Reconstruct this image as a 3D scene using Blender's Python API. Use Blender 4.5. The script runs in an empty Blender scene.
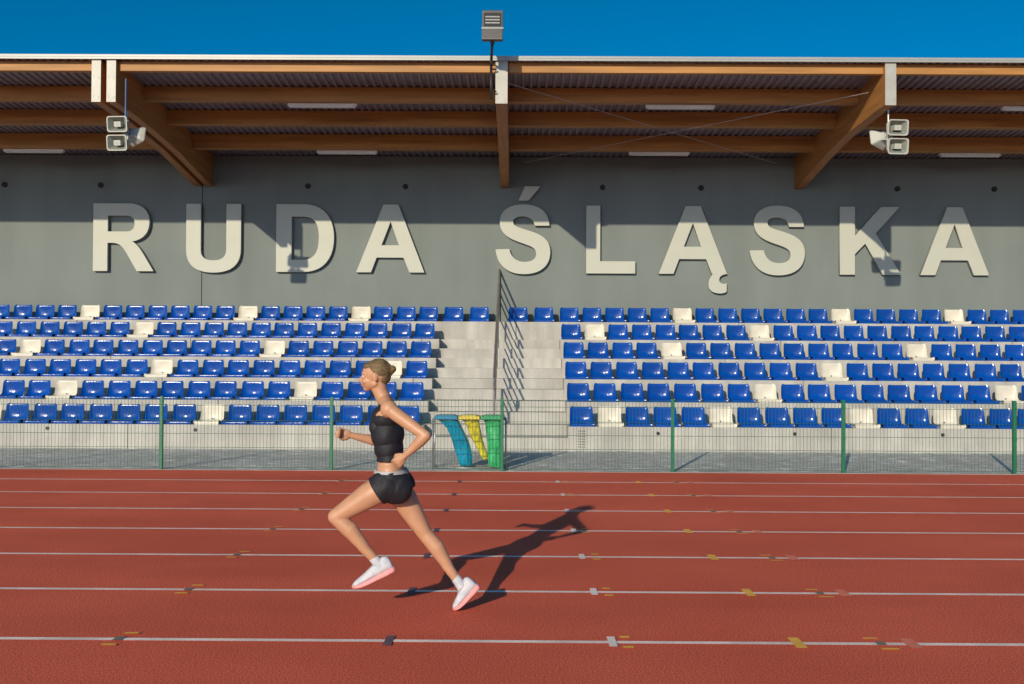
import bpy, bmesh, math, random
from mathutils import Vector, Matrix, Quaternion
random.seed(7)
R = math.radians
scene = bpy.context.scene
col = scene.collection

# ------------------------------------------------------------------ render / world
scene.render.engine = 'CYCLES'
scene.view_settings.view_transform = 'Standard'
scene.view_settings.look = 'None'
scene.view_settings.exposure = 0.44
scene.view_settings.gamma = 1.0
scene.view_settings.use_curve_mapping = False

SUN = Vector((1.965, 5.38, -1.883)).normalized()      # direction the light travels
sun_el = math.asin(-SUN.z)
sun_rot = math.atan2(-SUN.x, -SUN.y)
w = bpy.data.worlds.new("World"); scene.world = w; w.use_nodes = True
nt = w.node_tree; nt.nodes.clear()
sky = nt.nodes.new('ShaderNodeTexSky'); sky.sky_type = 'NISHITA'; sky.sun_disc = False
sky.sun_elevation = sun_el; sky.sun_rotation = sun_rot % (2*math.pi)
sky.altitude = 2000; sky.air_density = 0.6; sky.dust_density = 5; sky.ozone_density = 6
hs = nt.nodes.new('ShaderNodeHueSaturation'); hs.inputs['Saturation'].default_value = 1.32; hs.inputs['Hue'].default_value = 0.485
tint = nt.nodes.new('ShaderNodeMix'); tint.data_type = 'RGBA'; tint.blend_type = 'MULTIPLY'; tint.inputs[0].default_value = 1
tint.inputs[7].default_value = (.95, .88, .79, 1)
bg = nt.nodes.new('ShaderNodeBackground'); bg.inputs['Strength'].default_value = 0.118
out = nt.nodes.new('ShaderNodeOutputWorld')
nt.links.new(sky.outputs[0], hs.inputs['Color']); nt.links.new(hs.outputs[0], tint.inputs[6])
nt.links.new(tint.outputs[2], bg.inputs['Color']); nt.links.new(bg.outputs[0], out.inputs[0])

sl = bpy.data.lights.new('sun', 'SUN'); sl.energy = 2.85; sl.angle = R(0.53); sl.color = (1.0, 0.86, 0.64)
so = bpy.data.objects.new('sun', sl); col.objects.link(so)
so.rotation_euler = SUN.to_track_quat('-Z', 'Y').to_euler(); so.location = (-15, -30, 20)

# ------------------------------------------------------------------ camera
f_px, pitch, yaw, roll, CAM_H = 984.76, .0151, .004, .0053, 1.657
cd = bpy.data.cameras.new('camera'); cam = bpy.data.objects.new('camera', cd); col.objects.link(cam)
cd.sensor_width = 36; cd.lens = f_px/1024*36; cd.clip_end = 2000; cd.clip_start = 0.05
r0 = Vector((math.cos(yaw), math.sin(yaw), 0)); h0 = Vector((-math.sin(yaw), math.cos(yaw), 0)); z0 = Vector((0, 0, 1))
fw = h0*math.cos(pitch) + z0*math.sin(pitch); u0 = -h0*math.sin(pitch) + z0*math.cos(pitch)
cr = r0*math.cos(roll) + u0*math.sin(roll); cu = -r0*math.sin(roll) + u0*math.cos(roll)
m = Matrix((cr, cu, -fw)).transposed().to_4x4(); m.translation = (0, 0, CAM_H)
cam.matrix_world = m
scene.camera = cam

# ------------------------------------------------------------------ materials
def srgb(r, g, b):
    c = [x/255 for x in (r, g, b)]
    return tuple(x/12.92 if x < .04045 else ((x+.055)/1.055)**2.4 for x in c)
MATS = {}
def mat(name, color, rough=.6, metal=0, spec=.5, var=.12, scale=3.0, bump=0.0, bscale=80, c2=None, stretch=None, coat=0, detail=5, fine=0, fscale=300, trans=0):
    """principled material with large colour variation, optional fine speckle and bump, all from object coordinates"""
    m = bpy.data.materials.new(name); m.use_nodes = True
    n = m.node_tree.nodes; l = m.node_tree.links; b = n['Principled BSDF']
    b.inputs['Roughness'].default_value = rough; b.inputs['Metallic'].default_value = metal
    b.inputs['Specular IOR Level'].default_value = spec; b.inputs['Coat Weight'].default_value = coat
    if trans: b.inputs['Subsurface Weight'].default_value = trans; b.inputs['Subsurface Radius'].default_value = (.02, .008, .004)
    tc = n.new('ShaderNodeTexCoord'); mp = n.new('ShaderNodeMapping'); l.new(tc.outputs['Object'], mp.inputs['Vector'])
    if stretch: mp.inputs['Scale'].default_value = stretch
    nz = n.new('ShaderNodeTexNoise'); nz.inputs['Scale'].default_value = scale; nz.inputs['Detail'].default_value = detail
    l.new(mp.outputs[0], nz.inputs['Vector'])
    rp = n.new('ShaderNodeValToRGB'); e = rp.color_ramp.elements
    c2 = c2 or tuple(min(1, x*(1+var)) for x in color)
    e[0].position = .32; e[1].position = .7
    e[0].color = (*[x*(1-var) for x in color], 1); e[1].color = (*c2, 1)
    l.new(nz.outputs['Fac'], rp.inputs[0]); last = rp.outputs[0]
    if fine:
        n2 = n.new('ShaderNodeTexNoise'); n2.inputs['Scale'].default_value = fscale; n2.inputs['Detail'].default_value = 2
        l.new(tc.outputs['Object'], n2.inputs['Vector'])
        mr = n.new('ShaderNodeMapRange'); mr.inputs[1].default_value = .3; mr.inputs[2].default_value = .7
        mr.inputs[3].default_value = 1-fine; mr.inputs[4].default_value = 1+fine
        l.new(n2.outputs['Fac'], mr.inputs[0])
        mx = n.new('ShaderNodeVectorMath'); mx.operation = 'SCALE'; l.new(last, mx.inputs[0]); l.new(mr.outputs[0], mx.inputs['Scale'])
        last = mx.outputs[0]
    l.new(last, b.inputs['Base Color'])
    if bump:
        n3 = n.new('ShaderNodeTexNoise'); n3.inputs['Scale'].default_value = bscale; n3.inputs['Detail'].default_value = 3
        l.new(mp.outputs[0], n3.inputs['Vector'])
        bp = n.new('ShaderNodeBump'); bp.inputs['Strength'].default_value = bump; bp.inputs['Distance'].default_value = .01
        l.new(n3.outputs['Fac'], bp.inputs['Height']); l.new(bp.outputs[0], b.inputs['Normal'])
    MATS[name] = m; return m

M_track = mat('track_rubber', (.80, .142, .076), .9, spec=.2, var=.10, scale=.55, bump=.9, bscale=260, fine=.55, fscale=105, c2=(.85, .165, .092))
M_apron = mat('apron_rubber', (.50, .085, .055), .85, var=.08, scale=.8, bump=.6, bscale=260, fine=.3, fscale=170)
M_line = mat('white_line_paint', (.93, .79, .70), .7, var=.08, scale=6, fine=.18, fscale=140)
M_yel = mat('yellow_line_paint', (.92, .50, .07), .7, var=.12, scale=9, fine=.2, fscale=150)
M_teal = mat('teal_line_paint', (.22, .19, .15), .7, var=.12, scale=9, fine=.2, fscale=150)
M_navy = mat('navy_line_paint', (.14, .08, .11), .7, var=.12, scale=9, fine=.2, fscale=150)
M_salmon = mat('salmon_line_paint', (.78, .22, .13), .7, var=.12, scale=9, fine=.2, fscale=150)
M_grass = mat('grass_ground', (.06, .09, .03), .9, var=.3, scale=4, fine=.4, fscale=60)
M_conc = mat('concrete', (.43, .418, .385), .85, var=.13, scale=1.3, bump=.25, bscale=60, detail=8, fine=.06, fscale=45)
M_wall = mat('grey_render', (.175, .205, .198), .85, var=.05, scale=.7, bump=.2, bscale=90, detail=7, fine=.03, fscale=60)
M_letter = mat('letter_panel', (.455, .475, .41), .55, var=.02, scale=2)
M_wood = mat('glulam_wood', (.39, .185, .048), .6, var=.20, scale=2.2, stretch=(.35, 6, 6), bump=.1, bscale=20, detail=8)
M_woodY = mat('glulam_beam_wood', (.40, .175, .045), .6, var=.18, scale=2.2, stretch=(6, .35, 6), bump=.1, bscale=20, detail=8)
M_deck = mat('roof_steel', (.27, .25, .27), .45, metal=.2, var=.08, scale=2)
M_fascia = mat('fascia_metal', (.33, .35, .34), .45, metal=.1, var=.05, scale=2)
M_plate = mat('end_plate_metal', (.40, .40, .36), .5, metal=.1, var=.07, scale=5)
M_dark = mat('dark_metal', (.03, .03, .035), .5, metal=.3, var=.1)
M_hole = mat('vent_dark', (.018, .018, .022), .8, var=.1)
M_galv = mat('galvanised_steel', (.42, .40, .38), .4, metal=.7, var=.12, scale=20)
M_rail = mat('stainless_steel', (.34, .31, .28), .38, metal=.65, var=.15, scale=14)
M_lampgrey = mat('grey_aluminium', (.12, .115, .11), .5, metal=.3, var=.08, scale=20)
M_lens = mat('lamp_lens', (.34, .36, .33), .3, var=.15, scale=40)
M_tube = mat('batten_housing', (.62, .64, .62), .4, var=.04)
M_horn = mat('speaker_horn_plastic', (.44, .45, .40), .55, var=.07, scale=15)
M_hornin = mat('speaker_horn_inner', (.20, .22, .19), .6, var=.1, scale=15)
M_bluepipe = mat('blue_pipe', (.05, .12, .28), .5, var=.08)
M_green = mat('green_powder_coat', (.008, .15, .065), .4, var=.1, scale=8)
M_wire = mat('green_wire_coat', (.015, .10, .06), .45, var=.08, scale=8)
M_blue = mat('blue_seat_plastic', (.001, .058, .32), .19, spec=.5, var=.10, scale=6, bump=.55, bscale=11)
M_white = mat('white_seat_plastic', (.62, .59, .50), .45, var=.05, scale=8)
M_bagb = mat('blue_bag_plastic', (.005, .25, .40), .22, var=.25, scale=9, bump=1, bscale=14, stretch=(1.6, 1.6, .8), trans=.0)
M_bagy = mat('yellow_bag_plastic', (.58, .52, .05), .25, var=.3, scale=9, bump=1, bscale=14, stretch=(1.6, 1.6, .8))
M_bagg = mat('green_bag_plastic', (.04, .38, .14), .25, var=.25, scale=9, bump=.8, bscale=14, stretch=(1.6, 1.6, .8))
M_lidy = mat('yellow_lid_plastic', (.64, .52, .06), .4, var=.08)
M_lidb = mat('blue_lid_plastic', (.005, .22, .37), .4, var=.08)
M_lidg = mat('green_lid_plastic', (.03, .36, .14), .4, var=.08)
M_skin = mat('skin', (.55, .285, .155), .48, var=.10, scale=11, trans=.12, c2=(.58, .31, .19), bump=.08, bscale=120)
M_hair = mat('hair', (.17, .11, .045), .5, var=.45, scale=14, stretch=(1, 4, 4), bump=.9, bscale=40)
M_black = mat('black_sportswear', (.012, .012, .018), .7, var=.15, scale=8, bump=.3, bscale=40)
M_trim = mat('grey_trim_fabric', (.45, .43, .44), .6, var=.1)
M_shoe = mat('white_shoe_mesh', (.52, .57, .66), .65, var=.14, scale=28, c2=(.68, .64, .66), bump=.3, bscale=200)
M_sole = mat('pink_shoe_sole', (.78, .30, .30), .6, var=.08, scale=20)
M_eye = mat('eye_white', (.7, .68, .65), .2, var=.02)
M_iris = mat('eye_iris', (.04, .03, .02), .2, var=.02)
M_lip = mat('lip_skin', (.45, .14, .11), .5, var=.05)

def per_object_tone(m, amt):
    n = m.node_tree.nodes; l = m.node_tree.links; b = n['Principled BSDF']; src = b.inputs['Base Color'].links[0].from_socket
    oi = n.new('ShaderNodeObjectInfo'); mr = n.new('ShaderNodeMapRange'); mr.inputs[3].default_value = 1-amt; mr.inputs[4].default_value = 1+amt
    l.new(oi.outputs['Random'], mr.inputs[0]); s = n.new('ShaderNodeVectorMath'); s.operation = 'SCALE'
    l.new(src, s.inputs[0]); l.new(mr.outputs[0], s.inputs['Scale']); l.new(s.outputs[0], b.inputs['Base Color'])
per_object_tone(M_blue, .09); per_object_tone(M_white, .05)
# paving: brick pattern of grey blocks with pale flecks of sand in the joints
def paving_mat():
    m = bpy.data.materials.new('grey_block_paving'); m.use_nodes = True
    n = m.node_tree.nodes; l = m.node_tree.links; b = n['Principled BSDF']; b.inputs['Roughness'].default_value = .9
    tc = n.new('ShaderNodeTexCoord')
    br = n.new('ShaderNodeTexBrick'); br.inputs['Scale'].default_value = 1
    br.inputs['Color1'].default_value = (.50, .515, .485, 1); br.inputs['Color2'].default_value = (.63, .645, .605, 1)
    br.inputs['Mortar'].default_value = (.36, .37, .345, 1); br.inputs['Mortar Size'].default_value = .007
    br.inputs['Brick Width'].default_value = .2; br.inputs['Row Height'].default_value = .1; br.inputs['Bias'].default_value = -.1
    l.new(tc.outputs['Object'], br.inputs['Vector'])
    mp = n.new('ShaderNodeMapping'); mp.inputs['Scale'].default_value = (3.6, 12, 1); l.new(tc.outputs['Object'], mp.inputs['Vector'])
    nz = n.new('ShaderNodeTexNoise'); nz.inputs['Scale'].default_value = 1.0; nz.inputs['Detail'].default_value = 2; l.new(mp.outputs[0], nz.inputs['Vector'])
    rp = n.new('ShaderNodeValToRGB'); e = rp.color_ramp.elements; e[0].position = .60; e[1].position = .63
    e[0].color = (0, 0, 0, 1); e[1].color = (1, 1, 1, 1); l.new(nz.outputs['Fac'], rp.inputs[0])
    mx = n.new('ShaderNodeMix'); mx.data_type = 'RGBA'; mx.inputs[7].default_value = (1.0, .97, .9, 1)
    l.new(rp.outputs[0], mx.inputs[0]); l.new(br.outputs[0], mx.inputs[6])
    # a rusty wash in one spot
    n4 = n.new('ShaderNodeTexNoise'); n4.inputs['Scale'].default_value = .9; n4.inputs['Detail'].default_value = 6; l.new(tc.outputs['Object'], n4.inputs['Vector'])
    mr = n.new('ShaderNodeMapRange'); mr.inputs[1].default_value = .35; mr.inputs[2].default_value = .7; mr.inputs[3].default_value = .88; mr.inputs[4].default_value = 1.14
    l.new(n4.outputs['Fac'], mr.inputs[0])
    sc = n.new('ShaderNodeVectorMath'); sc.operation = 'SCALE'; l.new(mx.outputs[2], sc.inputs[0]); l.new(mr.outputs[0], sc.inputs['Scale'])
    l.new(sc.outputs[0], b.inputs['Base Color'])
    bp = n.new('ShaderNodeBump'); bp.inputs['Strength'].default_value = .5; bp.inputs['Distance'].default_value = .006
    l.new(br.outputs['Fac'], bp.inputs['Height']); bp.invert = True; l.new(bp.outputs[0], b.inputs['Normal'])
    return m
M_pave = paving_mat()

# concrete: rain streaks under the edges
def add_streaks(m, strength=.12, sc=(5, 5, .6)):
    n = m.node_tree.nodes; l = m.node_tree.links; b = n['Principled BSDF']
    src = b.inputs['Base Color'].links[0].from_socket
    tc = n.new('ShaderNodeTexCoord'); mp = n.new('ShaderNodeMapping'); mp.inputs['Scale'].default_value = sc
    l.new(tc.outputs['Object'], mp.inputs['Vector'])
    nz = n.new('ShaderNodeTexNoise'); nz.inputs['Scale'].default_value = 1; nz.inputs['Detail'].default_value = 6; l.new(mp.outputs[0], nz.inputs['Vector'])
    mr = n.new('ShaderNodeMapRange'); mr.inputs[1].default_value = .35; mr.inputs[2].default_value = .65
    mr.inputs[3].default_value = 1-strength; mr.inputs[4].default_value = 1+strength*.4
    l.new(nz.outputs['Fac'], mr.inputs[0])
    s = n.new('ShaderNodeVectorMath'); s.operation = 'SCALE'; l.new(src, s.inputs[0]); l.new(mr.outputs[0], s.inputs['Scale'])
    l.new(s.outputs[0], b.inputs['Base Color'])
add_streaks(M_conc, .14); add_streaks(M_wall, .08, (1.5, 1.5, .25)); add_streaks(M_line, .1, (3, 3, 3))
add_streaks(M_track, .07, (.25, 1.3, 1))

# ------------------------------------------------------------------ mesh helpers
class MB:
    def __init__(s): s.v = []; s.f = []; s.mi = []; s.cur = 0
    def add(s, vs, fs):
        b = len(s.v); s.v += [tuple(x) for x in vs]; s.f += [tuple(i+b for i in f) for f in fs]; s.mi += [s.cur]*len(fs); return s
    def box(s, x0, x1, y0, y1, z0, z1):
        v = [(x, y, z) for z in (z0, z1) for y in (y0, y1) for x in (x0, x1)]
        return s.add(v, [(0, 2, 3, 1), (4, 5, 7, 6), (0, 1, 5, 4), (2, 6, 7, 3), (0, 4, 6, 2), (1, 3, 7, 5)])
    def prism(s, poly, x0, x1):
        """poly = list of (y,z); extruded along x"""
        n = len(poly); v = [(x0, y, z) for y, z in poly] + [(x1, y, z) for y, z in poly]
        f = [tuple(range(n)), tuple(range(2*n-1, n-1, -1))] + [((i+1) % n, i, i+n, (i+1) % n+n) for i in range(n)]
        return s.add(v, f)
    def tube(s, p, q, r, n=10, r2=None, cap=True):
        p = Vector(p); q = Vector(q); r2 = r if r2 is None else r2; d = (q-p).normalized()
        a = d.orthogonal().normalized(); b = d.cross(a)
        v = [p+(a*math.cos(t)+b*math.sin(t))*r for t in [2*math.pi*i/n for i in range(n)]] + \
            [q+(a*math.cos(t)+b*math.sin(t))*r2 for t in [2*math.pi*i/n for i in range(n)]]
        f = [(i, (i+1) % n, (i+1) % n+n, i+n) for i in range(n)]
        if cap: f += [tuple(range(n-1, -1, -1)), tuple(range(n, 2*n))]
        return s.add(v, f)
    def path(s, pts, r, n=8):
        for a, b in zip(pts, pts[1:]): s.tube(a, b, r, n)
        return s
    def loft(s, rings, cap=True, closed=True):
        n = len(rings[0]); v = [p for r in rings for p in r]; f = []
        for k in range(len(rings)-1):
            for i in range(n if closed else n-1):
                j = (i+1) % n; f.append((k*n+i, k*n+j, (k+1)*n+j, (k+1)*n+i))
        if cap: f += [tuple(range(n-1, -1, -1)), tuple(range((len(rings)-1)*n, len(rings)*n))]
        return s.add(v, f)
    def mesh(s, name, mats, smooth=False, bevel=0, weld=False):
        me = bpy.data.meshes.new(name); me.from_pydata(s.v, [], s.f)
        bm = bmesh.new(); bm.from_mesh(me)
        for f, i in zip(bm.faces, s.mi): f.material_index = i
        if weld: bmesh.ops.remove_doubles(bm, verts=bm.verts, dist=1e-5)
        bmesh.ops.recalc_face_normals(bm, faces=bm.faces)
        if bevel: bmesh.ops.bevel(bm, geom=list(bm.edges), offset=bevel, segments=2, affect='EDGES', profile=.6, clamp_overlap=True)
        bm.to_mesh(me); bm.free()
        for mm in (mats if isinstance(mats, (list, tuple)) else [mats]): me.materials.append(mm)
        if smooth:
            for p in me.polygons: p.use_smooth = True
        return me
    def build(s, name, mats, parent=None, **k):
        return link(name, s.mesh(name, mats, **k), parent)
def link(name, me, parent=None):
    o = bpy.data.objects.new(name, me); col.objects.link(o)
    if parent is not None:
        o.parent = parent
        if parent.matrix_world != Matrix(): pass
    return o
def tag(o, label=None, cat=None, group=None, kind=None):
    if label: o['label'] = label
    if cat: o['category'] = cat
    if group: o['group'] = group
    if kind: o['kind'] = kind
    return o
def empty(name, loc, label, cat, group=None):
    o = bpy.data.objects.new(name, None); col.objects.link(o); o.location = loc; o.empty_display_size = .2
    return tag(o, label, cat, group)
def copy_tree(o, parent=None):
    c = o.copy(); col.objects.link(c); c.parent = parent
    for ch in o.children: copy_tree(ch, c)
    return c
def shade(o, ang=35):
    """smooth shading with sharp creases"""
    me = o.data; bm = bmesh.new(); bm.from_mesh(me)
    for f in bm.faces: f.smooth = True
    for e in bm.edges:
        if len(e.link_faces) == 2 and e.calc_face_angle(0) > R(ang): e.smooth = False
    bm.to_mesh(me); bm.free()
def eval_mesh(o):
    dg = bpy.context.evaluated_depsgraph_get(); dg.update()
    return bpy.data.meshes.new_from_object(o.evaluated_get(dg), depsgraph=dg)

# ------------------------------------------------------------------ ground
def sheet(name, x0, x1, y0, y1, z, m):
    o = MB().add([(x0, y0, z), (x1, y0, z), (x1, y1, z), (x0, y1, z)], [(0, 1, 2, 3)]).build(name, m)
    return tag(o, kind='structure')
sheet('ground', -900, 900, -900, 900, -.02, M_grass)
LANE0 = 5.747; LW = 1.22
sheet('running_track', -60, 60, 3.3, 14.235, 0, M_track)
sheet('paving', -60, 60, 14.285, 17.60, -.004, M_pave)
o = MB().box(-60, 60, 14.235, 14.285, -.1, .004).build('kerb', M_conc); tag(o, kind='structure')
ml = MB()
for i in range(-1, 7):
    y = LANE0+LW*i
    ml.cur = 0
    ml.add([(-60, y-.025, .004), (60, y-.025, .004), (60, y+.025, .004), (-60, y+.025, .004)], [(0, 1, 2, 3)])
def mark(x, y, wx, wy, c, z=.008):
    ml.cur = c
    ml.add([(x-wx/2, y-wy/2, z), (x+wx/2, y-wy/2, z), (x+wx/2, y+wy/2, z), (x-wx/2, y+wy/2, z)], [(0, 1, 2, 3)])
for i in range(-1, 7):
    y = LANE0+LW*i; j = lambda: random.uniform(-.012, .012)
    a = j(); mark(.567+a, y, .047, .20, 0)
    b = j(); mark(.662+b, y+.095, .060, .036, 1); mark(.662+b, y-.105, .062, .036, 1)
    a = j(); mark(1.644+a, y, .062, .21, 1)
    b = j(); mark(2.11+b, y+.10, .085, .028, 1); mark(2.135+b, y, .055, .07, 2, .0085); mark(2.15+b, y-.11, .10, .028, 1)
    mark(2.31+j(), y, .075, .20, 4)
    a = j(); mark(-2.30+a, y, .05, .08, 2, .0085); mark(-2.27+a, y+.115, .085, .03, 1); mark(-2.31+a, y-.12, .085, .03, 1)
    mark(-.737+j(), y, .05, .20, 3, .006)
o = ml.build('lane_markings', [M_line, M_yel, M_teal, M_navy, M_salmon]); tag(o, kind='structure')

# ------------------------------------------------------------------ grandstand
stand = empty('grandstand', (0, 17.516, 0), 'grandstand with concrete seating steps, grey back wall and timber canopy roof', 'grandstand')
G = stand.location.copy()
def part(mb, name, m, parent=None, **k):
    """part of the stand given in world coordinates"""
    if parent is None:
        o = mb.build(name, m, stand, **k); o.matrix_parent_inverse = Matrix.Translation(-G)
    else:
        o = mb.build(name, m, parent, **k)
    return o
Y0, ST, Z1, RI = 17.516, .837, .423, .4014
NR = 6
ty = lambda k: Y0+ST*k
tz = lambda k: Z1+RI*k
YW = 22.5
XL, XR = -1.63, .94
XA, XB = -25, 25
def terr_poly():
    p = [(ty(0), -.3)]
    for k in range(5): p += [(ty(k), tz(k)), (ty(k+1), tz(k))]
    p += [(ty(5), -.3)]
    return p
# cast concrete units, butt-jointed with narrow gaps
def spans(a, b, joints):
    xs = [a]+[j for j in joints if a < j < b]+[b]
    return [(u+(.006 if u != a else 0), v-(.006 if v != b else 0)) for u, v in zip(xs, xs[1:])]
def terr(a, b, off):
    t = MB()
    for k in range(5):
        js = [off+4.9*i+(1.35 if k % 2 else 0)*(1 if k % 3 else -1) for i in range(-6, 7)]
        for u, v in spans(a, b, js):
            z0_ = -.3 if k == 0 else tz(k-1)-.02
            y1_ = ty(k+1)+.05
            t.box(u, v, ty(k)+.0, y1_, z0_, tz(k))
    t2 = MB().prism([(y+.03, z-.03) for y, z in terr_poly()], a+.02, b-.02)
    t.add(t2.v, t2.f)
    return t
o = part(terr(XA, XL, -6.9), 'seating_terrace', M_conc); o['label'] = 'concrete seating steps left of the stairs'
o = part(terr(XR, XB, 5.6), 'seating_terrace', M_conc); o['label'] = 'concrete seating steps right of the stairs'
t = MB()
for u, v in spans(XA, XB, [-9.7, -4.8, .0, 4.9, 9.8]): t.box(u, v, ty(5)+.001, YW, -.3 if False else tz(4)-.45, tz(5))
o = part(t, 'top_landing', M_conc)
# stair flights
def stair(a, b):
    p = [(ty(0)+.004, -.3)]
    for k in range(5):
        lo = tz(k)-.2 if k else tz(0)-.2
        p += [(ty(k)+.004, lo), (ty(k)+.4185, lo), (ty(k)+.4185, tz(k)-.002)]
        p += [(ty(k+1)+.004, tz(k)-.002)]
        if k < 4: pass
    p += [(ty(5)+.004, -.3)]
    q = [p[0]]
    for a_ in p[1:]:
        if (abs(a_[0]-q[-1][0]) > 1e-6 or abs(a_[1]-q[-1][1]) > 1e-6): q.append(a_)
    return MB().prism(q, a, b)
def stair_poly():
    """steps: each terrace level is split in two, the lower half-tread in front"""
    p = [(ty(0)+.004, -.3)]
    z = tz(0)-.2
    for k in range(5):
        p += [(ty(k)+.004, tz(k)-.2), (ty(k)+.4185, tz(k)-.2), (ty(k)+.4185, tz(k)-.002), (ty(k+1)+.004, tz(k)-.002)]
    p += [(ty(5)+.004, -.3)]
    return p
part(MB().prism(stair_poly(), XL+.003, -.392), 'stair_flight', M_conc)
part(MB().prism(stair_poly(), -.386, XR-.003), 'stair_flight', M_conc)
def stair_z(y):
    for k in range(5):
        if ty(k) <= y < ty(k+1): return tz(k)-.2 if y < ty(k)+.4185 else tz(k)
    return tz(5)
# drain holes and perforated grille of the front wall
t = MB()
for x, z in ((-8.33, .345), (-5.695, .33), (2.53, .312), (4.956, .316), (7.575, .313), (-11.0, .34), (10.2, .31)):
    t.tube((x, Y0-.012, z), (x, Y0+.02, z), .032, 12)
part(t, 'drain_spout', M_dark)
t = MB()
for i in range(4):
    for j in range(7):
        x = 1.125+.034*i+(.0 if j % 2 else .0); z = .345-.047*j
        t.tube((x, Y0-.004, z), (x, Y0+.02, z), .010, 8)
part(t, 'vent_grille', M_hole)
# back wall in two panels with an expansion gap
for a, b in ((XA, -7.212), (-7.196, XB)):
    part(MB().box(a, b, YW, YW+.3, -.3, 6.24), 'back_wall', M_wall)
part(MB().box(-7.26, -7.14, YW+.03, YW+.2, -.3, 6.2), 'joint_filler', M_dark)
for x in (-13.9, -11.75, -9.54, -4.785, -2.55, 1.963, 4.217, 8.70, 10.91, 13.1):
    t = MB(); t.tube((x, YW-.03, 5.545), (x, YW+.01, 5.545), .062, 20); t.tube((x, YW-.036, 5.545), (x, YW-.028, 5.545), .048, 20)
    part(t, 'wall_vent', M_hole)
# deck: trapezoidal sheet
dz = lambda y: 6.253+.0955*(YW-y)
YF = 16.95
prof = []
pitch_ = .145; x = XA
while x < XB:
    prof += [(x, 0), (x+.05, 0), (x+.065, .034), (x+.130, .034)]; x += pitch_
def deck_side(off):
    return [(px, YF-.02, dz(YF)+pz+off) for px, pz in prof], [(px, YW+.6, dz(YW+.6)+pz+off) for px, pz in prof]
t = MB(); a, b = deck_side(0); n = len(a)
t.add(a+b, [(i, i+1, n+i+1, n+i) for i in range(n-1)])
a, b = deck_side(.008)
t.add(a+b, [(i, i+1, n+i+1, n+i) for i in range(n-1)])
deck = part(t, 'roof_deck', M_deck)
t = MB(); y0, y1 = YF-.02, YW+.6
t.prism([(y0, dz(y0)+.0435), (y1, dz(y1)+.0435), (y1, dz(y1)+.052), (y0, dz(y0)+.052)], XA, XB)
part(t, 'roof_membrane', M_deck)
t = MB(); t.box(XA, XB, YF-.060, YF-.023, dz(YF)-.020, dz(YF)+.032); t.box(XA, XB, YF-.066, YF+.08, dz(YF)+.0545, dz(YF)+.058); t.box(XA, XB, YF-.066, YF-.0605, dz(YF)+.018, dz(YF)+.054)
part(t, 'roof_fascia', M_fascia)
# purlins
PUR = [(17.04, 6.598, .12), (18.23, 6.401, .20), (19.50, 6.254, .20), (20.97, 6.085, .20)]
BX = [(-14.35, .13), (-14.1, .13), (-7.285, .155), (-7.025, .155), (-.272, .205), (6.44, .185), (13.1, .2), (-20.5, .2), (19.8, .2)]
edges = sorted(BX)
cuts = [XA]
for x, w_ in edges: cuts += [x-w_/2-.001, x+w_/2+.001]
cuts.append(XB)
bays = [(cuts[i], cuts[i+1]) for i in range(0, len(cuts), 2)]
for y, zb, wd in PUR:
    for a, b in bays:
        if b-a < .3: continue
        t = MB(); zt0, zt1 = dz(y)-.003, dz(y+wd)-.003
        t.prism([(y, zb), (y+wd, zb), (y+wd, zt1), (y, zt0)], a, b)
        part(t, 'purlin', M_wood, bevel=.006)
for x, w_ in BX:
    t = MB()
    pts = [(YF, 6.033), (17.4, 6.03), (18.7, 5.965), (20.2, 5.83), (22.25, 5.53), (YW-.005, 5.53), (YW-.005, dz(YW)-.005), (YF, dz(YF)-.004)]
    if x > 5 and x < 8: pts[1:4] = [(17.4, 6.035), (19.0, 5.975), (20.2, 5.85)]
    t.prism(pts, x-w_/2, x+w_/2)
    bm_ = part(t, 'glulam_beam', M_woodY, bevel=.008)
    t = MB(); t.box(x-w_/2-.002, x+w_/2+.002, YF-.014, YF-.001, 6.030, dz(YF)+.005)
    for zz in (6.12, 6.14, 6.46, 6.48):
        for s in (-1, 1): t.tube((x+s*w_*.28, YF-.020, zz-.02*(s > 0)), (x+s*w_*.28, YF-.013, zz-.02*(s > 0)), .008, 6)
    t.build('end_plate', M_plate, bm_)
# bracing cables in the roof plane
part(MB().tube((-.17, 17.25, 6.47), (5.72, 21.6, 5.93), .006, 6), 'bracing_cable', M_galv)
part(MB().tube((6.26, 17.5, 6.40), (.15, 21.6, 5.93), .006, 6), 'bracing_cable', M_galv)

# ------------------------------------------------------------------ canopy lights
def batten():
    t = MB(); r = []
    t.box(-.65, .65, -.05, .05, -.05, .0)
    rings = []
    for x in (-.62, .62):
        rings.append([(x, .045*math.cos(a), -.05+.03*math.sin(a)) for a in [math.pi+math.pi*i/8 for i in range(9)]])
    root = empty('strip_light', (0, 0, 0), 'x', 'light', 'strip lights under the canopy purlins')
    t.build('housing', M_tube, root, bevel=.006)
    MB().loft(rings, cap=True).build('diffuser', M_tube, root)
    return root
bt = batten()
first = True
rowname = {1: 'second purlin', 3: 'rear purlin'}
bayn = [(-10.42, 'over the far left bay'), (-3.66, 'in the bay left of the middle beam'), (3.06, 'in the bay right of the middle beam'), (9.74, 'in the far right bay')]
for pi_, yy in ((1, 18.46), (3, 21.18)):
    for bx, bn in bayn:
        if pi_ == 1 and bx < -5: continue
        o = bt if first else copy_tree(bt); first = False
        o.location = (bx, yy-.02, PUR[pi_][1]-.002)
        o['label'] = 'strip light under the %s, %s' % (rowname[pi_], bn)

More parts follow.
